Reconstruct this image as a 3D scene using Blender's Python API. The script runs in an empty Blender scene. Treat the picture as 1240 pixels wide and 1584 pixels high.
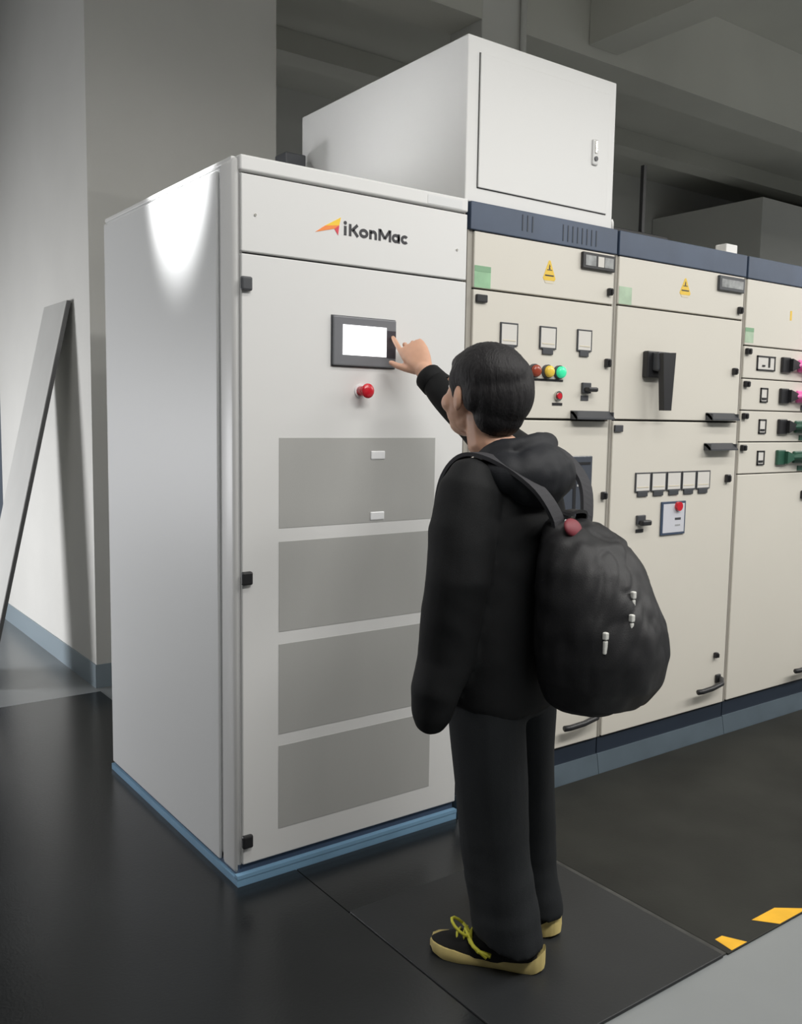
import bpy, bmesh, math, random
from mathutils import Vector, Matrix, noise
random.seed(4)
S = bpy.context.scene
COL = S.collection
V = Vector

# ---------------------------------------------------------------- camera
YAW, PITCH, ROLL = math.radians(53.8165), math.radians(-5.8606), math.radians(0.8698)
CAMP = V((-1.2228, -2.5237, 1.48)); FPX = 1413.1
fw = V((math.cos(YAW)*math.cos(PITCH), math.sin(YAW)*math.cos(PITCH), math.sin(PITCH)))
_r = V((math.sin(YAW), -math.cos(YAW), 0)); _u = _r.cross(fw)
ir = math.cos(ROLL)*_r + math.sin(ROLL)*_u
iu = -math.sin(ROLL)*_r + math.cos(ROLL)*_u
cd = bpy.data.cameras.new('camera'); cam = bpy.data.objects.new('camera', cd); COL.objects.link(cam)
cd.sensor_fit = 'HORIZONTAL'; cd.sensor_width = 36.0; cd.lens = 36.0*FPX/1240.0
cd.clip_start = 0.05; cd.clip_end = 200
cam.matrix_world = Matrix(((ir.x, iu.x, -fw.x, CAMP.x), (ir.y, iu.y, -fw.y, CAMP.y), (ir.z, iu.z, -fw.z, CAMP.z), (0, 0, 0, 1)))
S.camera = cam

# ---------------------------------------------------------------- world, lights, exposure
W = bpy.data.worlds.new('world'); S.world = W; W.use_nodes = True
W.node_tree.nodes['Background'].inputs[0].default_value = (0.93, 0.96, 1.0, 1)
W.node_tree.nodes['Background'].inputs[1].default_value = 0.16
S.view_settings.view_transform = 'Standard'; S.view_settings.look = 'None'
S.view_settings.exposure = 0.0; S.view_settings.gamma = 1.0
try: S.view_settings.use_curve_mapping = False
except Exception: pass

def area(name, loc, target, sx, sy, power, col=(1, 1, 1), spread=180):
    l = bpy.data.lights.new(name, 'AREA'); l.shape = 'RECTANGLE'; l.size = sx; l.size_y = sy
    l.energy = power; l.color = col; l.spread = math.radians(spread)
    o = bpy.data.objects.new(name, l); COL.objects.link(o); o.location = loc
    o.rotation_euler = (V(target)-V(loc)).to_track_quat('-Z', 'Y').to_euler()
    return o
# suspended ceiling luminaires in the aisle; far right ones added to brighten the background
WARM = (1, 0.98, 0.95)
for lx in (0.4, 3.8, 7.2, 10.6, 14.0): area('aisle_luminaire', (lx, -2.6, 3.35), (lx, -2.4, 0), 2.4, 0.5, 86, WARM); area('ceiling_fill', (lx, -2.6, 3.45), (lx, -2.5999, 4.6), 2.4, 0.5, 22, WARM)  # upward lamps are added fill for the ceiling
for lx in (0.6, 3.8): area('upper_front_fill', (lx, -1.3, 3.35), (lx, -1.3001, 0), 2.4, 0.2, 19, WARM)  # added unseen lamps that lift the upper cabinet fronts
area('side_fill', (-1.8, 0.8, 3.35), (-1.8, 0.8001, 0), 0.3, 2.0, 24, WARM)  # added unseen fill for the white cabinet's left side
# daylight from the windows on the left side of the hall
area('hall_window', (-3.0, 4.5, 1.15), (0.3, 2.9, 0.25), 1.2, 1.3, 62, (0.98, 0.98, 1.0), 120)
# added unseen spot, aimed to make the bright patch on the side panel
sl = bpy.data.lights.new('side_patch_spot', 'SPOT'); sl.energy = 750; sl.spot_size = math.radians(25); sl.spot_blend = 0.55
sl.shadow_soft_size = 0.03
so = bpy.data.objects.new('side_patch_spot', sl); COL.objects.link(so); so.location = (-0.8, 0.42, 3.6)
so.rotation_euler = (V((0.0, 0.41, 2.52))-so.location).to_track_quat('-Z', 'Y').to_euler()

# ---------------------------------------------------------------- materials
def mat(name, col, rough=0.5, spec=0.5, metal=0.0, emit=0.0, var=0.0, vscale=3.0, bump=0.0, bscale=60.0, col2=None, coat=0.0, stretch=None):
    m = bpy.data.materials.new(name); m.use_nodes = True
    nt = m.node_tree; b = nt.nodes['Principled BSDF']
    c = (col[0], col[1], col[2], 1)
    b.inputs['Base Color'].default_value = c; b.inputs['Roughness'].default_value = rough
    b.inputs['Metallic'].default_value = metal; b.inputs['Specular IOR Level'].default_value = spec
    if coat: b.inputs['Coat Weight'].default_value = coat; b.inputs['Coat Roughness'].default_value = 0.15
    if emit: b.inputs['Emission Color'].default_value = c; b.inputs['Emission Strength'].default_value = emit
    if var or bump:
        tc = nt.nodes.new('ShaderNodeTexCoord'); mp = nt.nodes.new('ShaderNodeMapping')
        if stretch: mp.inputs['Scale'].default_value = stretch
        nt.links.new(tc.outputs['Object'], mp.inputs[0])
    if var:
        n = nt.nodes.new('ShaderNodeTexNoise'); n.inputs['Scale'].default_value = vscale; n.inputs['Detail'].default_value = 4
        nt.links.new(mp.outputs[0], n.inputs['Vector'])
        r = nt.nodes.new('ShaderNodeValToRGB'); r.color_ramp.elements[0].position = 0.3; r.color_ramp.elements[1].position = 0.7
        c2 = col2 if col2 else tuple(min(1, x*(1+var)) for x in col)
        r.color_ramp.elements[0].color = tuple(x*(1-var) for x in col)+(1,) if not col2 else c
        r.color_ramp.elements[1].color = tuple(c2)+(1,)
        nt.links.new(n.outputs['Fac'], r.inputs[0]); nt.links.new(r.outputs[0], b.inputs['Base Color'])
    if bump:
        n2 = nt.nodes.new('ShaderNodeTexNoise'); n2.inputs['Scale'].default_value = bscale; n2.inputs['Detail'].default_value = 3
        nt.links.new(mp.outputs[0], n2.inputs['Vector'])
        bp = nt.nodes.new('ShaderNodeBump'); bp.inputs['Strength'].default_value = bump; bp.inputs['Distance'].default_value = 0.004
        nt.links.new(n2.outputs['Fac'], bp.inputs['Height']); nt.links.new(bp.outputs[0], b.inputs['Normal'])
    return m
M = {}
M['floor'] = mat('pale epoxy floor', (0.215, 0.228, 0.232), 0.28, 0.5, var=0.08, vscale=1.2)
M['mat'] = mat('black rubber matting', (0.012, 0.0135, 0.0145), 0.24, 0.45, var=0.25, vscale=2.0, bump=0.08, bscale=120)
M['mat_b'] = mat('grey black rubber mat', (0.019, 0.0205, 0.022), 0.45, 0.35, var=0.2, vscale=2.0, bump=0.08, bscale=120)
M['mat_worn'] = mat('worn rubber matting', (0.022, 0.0225, 0.0195), 0.6, 0.2, var=0.3, vscale=2.5, bump=0.08, bscale=120)
M['mat_edge'] = mat('scuffed mat seam', (0.06, 0.06, 0.056), 0.7, 0.2, var=0.4, vscale=9)
M['yellow_paint'] = mat('worn yellow paint', (0.78, 0.42, 0.02), 0.55, var=0.12, vscale=12)
M['plaster'] = mat('white wall plaster', (0.67, 0.665, 0.635), 0.75, 0.3, var=0.03, vscale=2, bump=0.03, bscale=40)
M['plaster_back'] = mat('grey painted concrete', (0.72, 0.72, 0.69), 0.85, 0.2, var=0.05, vscale=1)
M['ceil'] = mat('grey ceiling concrete', (0.66, 0.66, 0.61), 0.9, 0.1, var=0.05, vscale=1)
M['skirt'] = mat('blue grey skirting paint', (0.27, 0.33, 0.37), 0.4)
M['white'] = mat('white powder coat', (0.74, 0.74, 0.73), 0.38, 0.45, bump=0.02, bscale=500)
M['white_side'] = mat('white sheet steel', (0.70, 0.71, 0.71), 0.42, 0.45, bump=0.02, bscale=500)
M['boxw'] = mat('white sheet steel box', (0.74, 0.74, 0.73), 0.45, 0.4)
M['beige'] = mat('beige powder coat', (0.685, 0.655, 0.585), 0.42, 0.4, var=0.015, vscale=2)
M['frame'] = mat('grey beige frame', (0.36, 0.34, 0.30), 0.5)
M['gap'] = mat('dark door gap', (0.05, 0.05, 0.05), 0.8)  # shade inside the door gaps, put into the colour
M['navy'] = mat('navy blue header paint', (0.050, 0.075, 0.125), 0.45, var=0.12, vscale=6)
M['navy_dark'] = mat('dark navy plinth paint', (0.020, 0.030, 0.048), 0.45)
M['curb'] = mat('light blue painted base', (0.20, 0.36, 0.52), 0.35, var=0.1, vscale=5)
M['curb_grey'] = mat('grey blue painted base', (0.095, 0.125, 0.15), 0.3, var=0.12, vscale=5)
M['black'] = mat('black plastic', (0.02, 0.02, 0.022), 0.4)
M['dgrey'] = mat('dark grey plastic', (0.06, 0.063, 0.07), 0.45)
M['bezel'] = mat('grey screen bezel', (0.18, 0.185, 0.20), 0.35)
M['bezel_dark'] = mat('dark screen strip', (0.055, 0.05, 0.06), 0.3)
M['screen'] = mat('lit white screen', (1, 1, 1), 0.3, emit=1.6)
M['vent'] = mat('perforated grey steel', (0.42, 0.42, 0.405), 0.6, 0.3, var=0.03, vscale=5, bump=0.1, bscale=700, stretch=(1, 1, 0.2))
M['label'] = mat('white label plastic', (0.85, 0.86, 0.87), 0.2)
M['red'] = mat('red push button', (0.62, 0.015, 0.03), 0.25, coat=0.4)
M['lampred'] = mat('brown red lens', (0.33, 0.06, 0.03), 0.25)
M['lampyellow'] = mat('yellow lens', (0.85, 0.60, 0.08), 0.25)
M['lampgreen'] = mat('green lit lens', (0.05, 0.72, 0.36), 0.25, emit=0.35)
M['glass'] = mat('meter face', (0.72, 0.70, 0.66), 0.15)
M['lcd'] = mat('grey lcd window', (0.36, 0.37, 0.37), 0.15, var=0.3, vscale=30)
M['smoke'] = mat('smoked window', (0.075, 0.085, 0.105), 0.12)
M['smoke_l'] = mat('window bar', (0.5, 0.51, 0.52), 0.3)
M['sgreen'] = mat('green sticker', (0.30, 0.52, 0.32), 0.5, var=0.1, vscale=20)
M['sgreen_d'] = mat('green sticker header', (0.22, 0.40, 0.24), 0.5)
M['spale'] = mat('pale green sticker', (0.42, 0.55, 0.40), 0.5, var=0.1, vscale=20)
M['syellow'] = mat('yellow warning sticker', (0.82, 0.55, 0.06), 0.5)
M['pale'] = mat('clear sticker', (0.70, 0.64, 0.50), 0.4)
M['pink'] = mat('pink grip', (0.90, 0.20, 0.52), 0.35)
M['green'] = mat('green grip', (0.03, 0.10, 0.065), 0.4)
M['chrome'] = mat('chrome', (0.55, 0.54, 0.50), 0.25, metal=1.0)
M['zip'] = mat('bright zip metal', (0.72, 0.72, 0.68), 0.35, metal=0.25)
M['ltext'] = mat('charcoal lettering', (0.035, 0.035, 0.04), 0.5)
M['ly'] = mat('logo yellow', (0.95, 0.62, 0.04), 0.5)
M['lo'] = mat('logo orange', (0.92, 0.27, 0.06), 0.5)
M['lr'] = mat('logo red', (0.72, 0.06, 0.09), 0.5)
M['paper'] = mat('white paper', (0.62, 0.63, 0.68), 0.6)
M['plank'] = mat('grey board', (0.50, 0.50, 0.48), 0.6, var=0.04, vscale=4)
M['plank_edge_shade'] = mat('shaded board edge', (0.12, 0.12, 0.12), 0.6)  # shading of the board's thickness, put into the colour
M['door_dark'] = mat('dark slate door', (0.10, 0.12, 0.15), 0.4)
M['pipe'] = mat('white conduit', (0.85, 0.85, 0.83), 0.5)
M['skin'] = mat('skin', (0.62, 0.36, 0.25), 0.5, 0.4, var=0.06, vscale=25)
M['skin'].node_tree.nodes['Principled BSDF'].inputs['Subsurface Weight'].default_value = 0.1
M['skin'].node_tree.nodes['Principled BSDF'].inputs['Subsurface Radius'].default_value = (0.01, 0.004, 0.002)
M['eye'] = mat('eye', (0.7, 0.68, 0.65), 0.15)
M['iris'] = mat('iris', (0.03, 0.02, 0.015), 0.1)
M['lip'] = mat('lip', (0.5, 0.2, 0.16), 0.45)
M['hair'] = mat('black hair', (0.012, 0.011, 0.012), 0.6, 0.28, bump=0.6, bscale=220, stretch=(1, 1, 0.25))
M['jacket'] = mat('black jacket cloth', (0.006, 0.0065, 0.0072), 0.75, 0.25, bump=0.12, bscale=300)
M['hood'] = mat('black navy hood cloth', (0.010, 0.011, 0.014), 0.65, 0.3, bump=0.12, bscale=300)
M['trousers'] = mat('charcoal trousers', (0.016, 0.018, 0.020), 0.8, 0.25, bump=0.12, bscale=300)
M['bag'] = mat('black nylon', (0.008, 0.008, 0.0092), 0.55, 0.35, bump=0.15, bscale=400)
M['strap'] = mat('charcoal webbing', (0.038, 0.038, 0.042), 0.75, 0.25, bump=0.2, bscale=500)
M['bagred'] = mat('dark red label', (0.16, 0.02, 0.03), 0.6)
M['shoe'] = mat('black knit', (0.012, 0.012, 0.012), 0.8, 0.2, bump=0.2, bscale=400)
M['sole'] = mat('pale yellow foam', (0.62, 0.50, 0.20), 0.6, var=0.12, vscale=14)
M['lace'] = mat('neon yellow lace', (0.52, 0.50, 0.04), 0.6)

# ---------------------------------------------------------------- builders
def link(name, me, material, parent=None, smooth=None):
    o = bpy.data.objects.new(name, me); COL.objects.link(o)
    if material: me.materials.append(material)
    if parent is not None: o.parent = parent
    if smooth == 'all':
        for p in me.polygons: p.use_smooth = True
    return o
def root_loc(o):
    if o is None: return V((0, 0, 0))
    while o.parent is not None: o = o.parent
    return o.location.copy()
class MB:
    def __init__(s): s.bm = bmesh.new()
    def box(s, x0, x1, y0, y1, z0, z1, bev=0.0, seg=2):
        vs = [s.bm.verts.new(p) for p in ((x0, y0, z0), (x1, y0, z0), (x1, y1, z0), (x0, y1, z0), (x0, y0, z1), (x1, y0, z1), (x1, y1, z1), (x0, y1, z1))]
        fs = [s.bm.faces.new([vs[i] for i in f]) for f in ((0, 3, 2, 1), (4, 5, 6, 7), (0, 1, 5, 4), (1, 2, 6, 5), (2, 3, 7, 6), (3, 0, 4, 7))]
        if bev:
            es = list({e for f in fs for e in f.edges})
            bmesh.ops.bevel(s.bm, geom=es, offset=bev, segments=seg, affect='EDGES', profile=0.5)
        return s
    def prism(s, pts, ax, a0, a1):
        # pts: 2D outline, extruded along axis ax between a0 and a1
        def P(p, a):
            return (a, p[0], p[1]) if ax == 0 else ((p[0], a, p[1]) if ax == 1 else (p[0], p[1], a))
        A = [s.bm.verts.new(P(p, a0)) for p in pts]; B = [s.bm.verts.new(P(p, a1)) for p in pts]
        n = len(pts)
        s.bm.faces.new(A); s.bm.faces.new(B[::-1])
        for i in range(n): s.bm.faces.new((A[i], A[(i+1) % n], B[(i+1) % n], B[i]))
        return s
    def rings(s, R, cap=True):
        rows = [[s.bm.verts.new(p) for p in r] for r in R]
        n = len(rows[0])
        for a, b in zip(rows, rows[1:]):
            for i in range(n): s.bm.faces.new((a[i], a[(i+1) % n], b[(i+1) % n], b[i]))
        if cap: s.bm.faces.new(rows[0][::-1]); s.bm.faces.new(rows[-1])
        return s
    def tube(s, pts, rad, n=12, flat=None):
        pts = [V(p) for p in pts]
        if not hasattr(rad, '__len__'): rad = [rad]*len(pts)
        R = []; up = None
        for i, p in enumerate(pts):
            d = (pts[min(i+1, len(pts)-1)]-pts[max(i-1, 0)]).normalized()
            if up is None:
                up = V((0, 0, 1)) if abs(d.z) < 0.9 else V((1, 0, 0))
            a = d.cross(up).normalized(); b = a.cross(d).normalized(); up = b
            R.append([p+a*math.cos(2*math.pi*k/n)*rad[i]+b*math.sin(2*math.pi*k/n)*rad[i] for k in range(n)])
        return s.rings(R)
    def limb(s, pts, rad, n=14):
        # tube with rounded ends
        pts = [V(p) for p in pts]
        d0 = (pts[0]-pts[1]).normalized(); d1 = (pts[-1]-pts[-2]).normalized()
        P = [pts[0]+d0*rad[0]*0.97, pts[0]+d0*rad[0]*0.7]+pts+[pts[-1]+d1*rad[-1]*0.7, pts[-1]+d1*rad[-1]*0.97]
        Rr = [rad[0]*0.22, rad[0]*0.7]+list(rad)+[rad[-1]*0.7, rad[-1]*0.22]
        return s.tube(P, Rr, n)
    def ell(s, c, r, rot=None, u=20, v=12):
        m = Matrix.Translation(V(c))
        if rot is not None: m = m @ rot
        m = m @ Matrix.Diagonal((r[0], r[1], r[2], 1))
        bmesh.ops.create_uvsphere(s.bm, u_segments=u, v_segments=v, radius=1, matrix=m)
        return s
    def cyl(s, c, axis, r, h, n=20, r2=None):
        m = Matrix.Translation(V(c)) @ V(axis).to_track_quat('Z', 'Y').to_matrix().to_4x4()
        bmesh.ops.create_cone(s.bm, cap_ends=True, segments=n, radius1=r, radius2=r if r2 is None else r2, depth=h, matrix=m)
        return s
    def build(s, name, material, parent=None, smooth=None, origin=None):
        bmesh.ops.recalc_face_normals(s.bm, faces=s.bm.faces[:])
        o = V(origin) if origin is not None else root_loc(parent)
        bmesh.ops.translate(s.bm, verts=s.bm.verts[:], vec=-o)
        me = bpy.data.meshes.new(name); s.bm.to_mesh(me); s.bm.free()
        ob = link(name, me, material, parent, smooth)
        if parent is None and origin is not None: ob.location = o
        return ob
    def fuse(s, name, material, parent=None, voxel=0.008, smooth=6, disp=None, origin=None):
        bmesh.ops.recalc_face_normals(s.bm, faces=s.bm.faces[:])
        me = bpy.data.meshes.new('tmp'); s.bm.to_mesh(me); s.bm.free()
        t = bpy.data.objects.new('tmp', me); COL.objects.link(t)
        r = t.modifiers.new('r', 'REMESH'); r.mode = 'VOXEL'; r.voxel_size = voxel
        if smooth:
            sm = t.modifiers.new('s', 'SMOOTH'); sm.iterations = smooth; sm.factor = 0.5
        dg = bpy.context.evaluated_depsgraph_get(); dg.update()
        m2 = bpy.data.meshes.new_from_object(t.evaluated_get(dg))
        bpy.data.objects.remove(t); bpy.data.meshes.remove(me)
        if disp:
            nv = [(v.co.copy(), v.normal.copy()) for v in m2.vertices]
            for v, (c, n) in zip(m2.vertices, nv): v.co = c+n*disp(c)
        o = V(origin) if origin is not None else root_loc(parent)
        m2.transform(Matrix.Translation(-o)); m2.name = name; m2.materials.clear()
        ob = link(name, m2, material, parent, 'all')
        if parent is None and origin is not None: ob.location = o
        return ob
def empty(name, loc, label, cat, group=None):
    o = bpy.data.objects.new(name, None); COL.objects.link(o); o.location = loc
    o.empty_display_size = 0.1
    return tag(o, label, cat, group)
def tag(o, label, cat, group=None):
    o['label'] = label; o['category'] = cat
    if group: o['group'] = group
    return o
def struct(o, label=None, cat=None):
    o['kind'] = 'structure'
    if label: o['label'] = label
    if cat: o['category'] = cat
    return o
def bx(name, m, parent, x0, x1, y0, y1, z0, z1, bev=0.0, seg=2, origin=None):
    return MB().box(x0, x1, y0, y1, z0, z1, bev, seg).build(name, m, parent, origin=origin)

# ---------------------------------------------------------------- the setting
fl = struct(bx('floor', M['floor'], None, -14, 22, -12, 16, -0.1, 0.0), 'pale blue grey epoxy floor of the switch room', 'floor')
wl = MB().prism([(0.31, 2.34), (1.40, 2.34), (1.40, 2.75), (0.75, 2.75), (0.75, 4.36), (0.31, 4.36)], 2, 0.0, 4.6).build('wall_left', M['plaster'])
struct(wl, 'white plastered wall behind the leaning grey board', 'wall')
bb = MB().prism([(0.302, 2.332), (1.41, 2.332), (1.41, 2.36), (0.33, 2.36), (0.33, 4.36), (0.302, 4.36)], 2, 0.0, 0.128).build('baseboard_left', M['skirt'])
struct(bb, 'blue grey painted skirting along the white wall', 'baseboard')
dr = bx('door_1', M['door_dark'], None, 0.33, 0.75, 4.37, 5.35, 0.0, 2.35, 0.004)
struct(dr, 'dark slate door beyond the white wall', 'door')
bx('door_handle', M['chrome'], dr, 0.29, 0.33, 5.2, 5.24, 1.0, 1.12, 0.004)
struct(bx('wall_back', M['plaster_back'], None, 0.31, 22, 5.5, 5.7, 0, 4.6), 'far grey wall of the switch room', 'wall')
wr = MB().box(8.65, 22, 3.9, 5.49, 0, 4.12).build('wall_right', M['plaster_back'])
struct(wr, 'lighter grey block of wall in the far right background', 'wall')
ce = struct(bx('ceiling', M['ceil'], None, -14, 22, -12, 16, 4.6, 4.8), 'dim grey concrete ceiling', 'ceiling')
bx('beam', M['ceil'], ce, 1.41, 2.693, 2.05, 2.37, 3.975, 4.599)
bx('beam', M['ceil'], ce, 3.045, 22, 2.05, 2.37, 3.975, 4.599)
bx('beam', M['ceil'], ce, 3.66, 3.95, -6, 2.045, 4.05, 4.599)
bx('beam', M['ceil'], ce, 1.41, 22, 4.3, 4.55, 4.42, 4.599)
col = bx('trim_1', M['plaster_back'], None, 2.695, 3.04, 2.05, 2.37, 0, 4.598, 0.006)
struct(col, 'grey concrete column behind the white top box', 'column')
pp = MB().tube([(3.025, 2.025, 0.0), (3.025, 2.025, 4.58)], 0.021, 10).build('conduit_pipe', M['pipe'], None, 'all', origin=(3.025, 2.025, 0))
tag(pp, 'thin white conduit pipe running up beside the grey column', 'pipe')

# rubber mats on the floor
ma = MB().prism([(-3.2, -1.125), (0.198, -1.125), (0.198, -0.0275), (-0.0085, -0.0275), (-0.0085, 1.158), (0.30, 1.158), (0.30, 2.25), (-3.2, 2.25)], 2, 0.0005, 0.006).build('rubber_mat', M['mat'], None, origin=(0, 0, 0))
tag(ma, 'large black rubber mat around the left side of the white cabinet', 'mat')
mb = bx('rubber_mat', M['mat_b'], None, 0.202, 0.935, -1.125, -0.345, 0.0005, 0.010, 0.003, origin=(0.55, -0.7, 0))
tag(mb, 'black rubber mat that the person stands on', 'mat')
mbb = bx('rubber_mat', M['mat'], None, 0.202, 0.935, -0.342, -0.0275, 0.0005, 0.006, origin=(0.55, -0.2, 0))
tag(mbb, 'narrow black mat strip directly before the white cabinet door', 'mat')
mc = bx('rubber_mat', M['mat_worn'], None, 0.955, 5.2, -1.125, -0.030, 0.0005, 0.006, 0.002, origin=(3, -0.5, 0))
tag(mc, 'worn dark mat with yellow edge stripes before the beige cabinets', 'mat')
bx('seam_strip', M['mat_edge'], mc, 0.936, 0.954, -1.12, -0.03, 0.0005, 0.0055)
for k in range(6):
    a = 0.985+0.18*k if k == 0 else 1.165+0.30*(k-1)
    w = 0.065 if k == 0 else 0.12
    MB().prism([(a, -1.062), (a+w*0.5 if k == 0 else a+w, -1.062), (a+w+(0.0 if k == 0 else 0.080), -1.122), (a+(-0.008 if k == 0 else 0.050), -1.122)], 2, 0.0058, 0.0068).build('hazard_stripe', M['yellow_paint'], mc)

# leaning board
pk = MB()
px_ = [(0.298, 2.09), (-0.17, 0.004), (-0.19, 0.004), (0.278, 2.09)]
pk.prism(px_, 1, 2.63, 3.07)
pko = pk.build('board', M['plank'], None, origin=(-0.17, 2.85, 0))
tag(pko, 'long grey board leaning against the white wall', 'board')
pe = MB().prism([(0.300, 2.088), (-0.168, 0.005), (-0.188, 0.005), (0.280, 2.088)], 1, 2.622, 2.6295).build('edge_shade', M['plank_edge_shade'], pko)  # dark strip painted as the shaded thickness of the board

# ---------------------------------------------------------------- cabinets
YF = -0.018     # front face of the doors
def lock(parent, x, z, s=0.014, name='lock', h=None, m='black'):
    h = h or s*1.3
    b = MB().box(x-s, x+s, YF-0.018, YF, z-h, z+h, 0.004)
    b.box(x-s*0.35, x+s*0.35, YF-0.026, YF-0.017, z-h*0.7, z+h*0.7, 0.002)
    return b.build(name, M[m], parent)
def flush_handle(parent, x0, x1, z0, z1):
    # black gutter handle: back plate, projecting lip
    b = MB().prism([(YF, z1), (YF-0.012, z1), (YF-0.042, z0+0.006), (YF-0.042, z0), (YF-0.032, z0), (YF-0.008, z1-0.012), (YF, z1-0.012)], 0, x0, x1)
    b.box(x0, x0+0.006, YF-0.036, YF, z0, z1-0.004); b.box(x1-0.006, x1, YF-0.036, YF, z0, z1-0.004)
    return b.build('handle', M['dgrey'], parent)
def bow_handle(parent, x0, x1, z):
    pts = [(x0, YF-0.045, z), (x0+0.03, YF-0.05, z), ((x0+x1)/2, YF-0.05, z+0.003), (x1-0.03, YF-0.045, z+0.012), (x1, YF-0.02, z+0.024), (x1, YF+0.001, z+0.024)]
    b = MB().tube(pts, 0.012, 10); b.box(x1-0.022, x1+0.012, YF-0.012, YF, z+0.004, z+0.044, 0.004)
    return b.build('handle', M['black'], parent, 'all')
def panel(name, parent, x0, x1, z0, z1, m='beige', bev=0.003):
    return bx(name, M[m], parent, x0, x1, YF, 0.006, z0, z1, bev)
def meter(parent, x0, x1, z0, z1, foot=True):
    w = x1-x0; t = 0.0058
    b = MB()
    for q in ((x0, x1, z1-t, z1), (x0, x1, z0, z0+t), (x0, x0+t, z0+t, z1-t), (x1-t, x1, z0+t, z1-t)): b.box(q[0], q[1], YF-0.007, YF, q[2], q[3], 0.0015)
    if foot:
        b.box(x0+0.016, x1-0.016, YF-0.007, YF, z0-0.020, z0+0.002, 0.002)
    m = b.build('meter', M['dgrey'], parent)
    bx('meter_face', M['glass'], m, x0+t, x1-t, YF-0.006, YF, z0+t, z1-t)
    bx('scale_bar', M['pale'], m, x0+t+0.006, x1-t-0.006, YF-0.0072, YF-0.006, z0+t+0.012, z0+t+0.016)
    return m
def warning(parent, x, z, w, h):
    # triangular warning sign on a clear backing with dark print
    p = MB().prism([(x-w/2, z), (x-w/2+0.006, z-0.008), (x+w/2-0.006, z-0.008), (x+w/2, z), (x+0.004, z+h), (x-0.004, z+h)], 1, YF-0.001, YF).build('warning_sign', M['syellow'], parent)
    MB().prism([(x-w*0.4, z-0.009), (x+w*0.42, z-0.007), (x+w*0.3, z-0.018), (x-w*0.3, z-0.018)], 1, YF-0.001, YF).build('sign_backing', M['pale'], p)
    bx('sign_print', M['ltext'], p, x-w*0.34, x+w*0.34, YF-0.0016, YF-0.001, z+0.008, z+0.013)
    bx('sign_print', M['ltext'], p, x-w*0.20, x+w*0.2, YF-0.0016, YF-0.001, z+h*0.45, z+h*0.45+0.003)
    MB().prism([(x-0.004, z+h*0.50), (x+0.005, z+h*0.52), (x+0.001, z+h*0.64), (x+0.005, z+h*0.66), (x-0.001, z+h*0.80), (x-0.003, z+h*0.66)], 1, YF-0.0016, YF-0.001).build('sign_print', M['ltext'], p)
    return p
def shell(root, x0, x1, m_side, plinth_z, curb_z, m_curb, m_pl, depth=1.15, top=2.238, co=0.0):
    bx('body', M[m_side], root, x0, x1, 0.012, depth, plinth_z, top-0.004, 0.004)
    bx('gap_shade', M['gap'], root, x0+0.004, x1-0.004, 0.004, 0.0125, plinth_z+0.004, top-0.008)  # dark sheet behind the panels, stands in for shade in the gaps
    bx('plinth', M[m_pl], root, x0+0.002, x1-0.002, -0.006, depth-0.01, curb_z, plinth_z)
    b = MB().prism([(0.02-depth*0, curb_z), (-0.012-co, curb_z), (-0.026-co, 0.0), (0.02, 0.0)], 0, x0, x1)
    b.build('base_curb', M[m_curb], root)

# ---- white control cabinet
c1 = empty('control_cabinet', (0.44, 0.575, 0), 'tall white control cabinet with touch screen and four grey vents', 'cabinet')
X0, X1 = 0.0, 0.88
bx('body', M['white_side'], c1, 0.004, X1-0.002, 0.012, 1.15, 0.045, 2.236, 0.003)
bx('gap_shade', M['gap'], c1, 0.004, X1-0.003, 0.004, 0.0125, 0.06, 2.2)  # added dark plate, gives the panel seams their shade
bx('plinth', M['navy'], c1, 0.004, X1-0.004, -0.004, 1.14, 0.030, 0.066)
cb = MB().prism([(-0.008, -0.022), (X1+0.002, -0.022), (X1+0.002, 1.155), (-0.008, 1.155)], 2, 0.0, 0.030)
cb.build('base_curb', M['curb'], c1)
MB().prism([(-0.008, -0.024), (X1+0.002, -0.024), (X1+0.002, -0.003), (-0.008, -0.003)], 2, 0.028, 0.040).build('curb_lip', M['curb'], c1)
po = MB(); po.box(-0.004, 0.030, -0.004, 0.100, 0.034, 2.236, 0.018, 4); po.build('corner_post', M['white'], c1, 'all')
sp = MB(); sp.box(-0.006, 0.006, 0.112, 1.145, 0.042, 2.215, 0.004); sp.build('side_panel', M['white_side'], c1)
bx('corner_post', M['white'], c1, -0.002, 0.02, 1.128, 1.152, 0.042, 2.22, 0.003)
tp = MB(); tp.box(0.010, X1-0.001, -0.020, 0.03, 2.194, 2.240, 0.006, 3); tp.build('top_cap', M['white'], c1)
bx('top_sheet', M['white'], c1, 0.0, X1-0.002, 0.02, 1.148, 2.225, 2.241, 0.004)
hp = panel('header_panel', c1, 0.014, X1-0.003, 1.964, 2.187, 'white')
for x, z in ((0.059, 2.072), (0.832, 2.062)): MB().cyl((x, YF-0.001, z), (0, 1, 0), 0.004, 0.004, 10).build('screw', M['chrome'], hp)
bx('rating_sticker', M['white_side'], c1, 0.70, 0.85, -0.0208, -0.0199, 2.200, 2.228)
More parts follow.
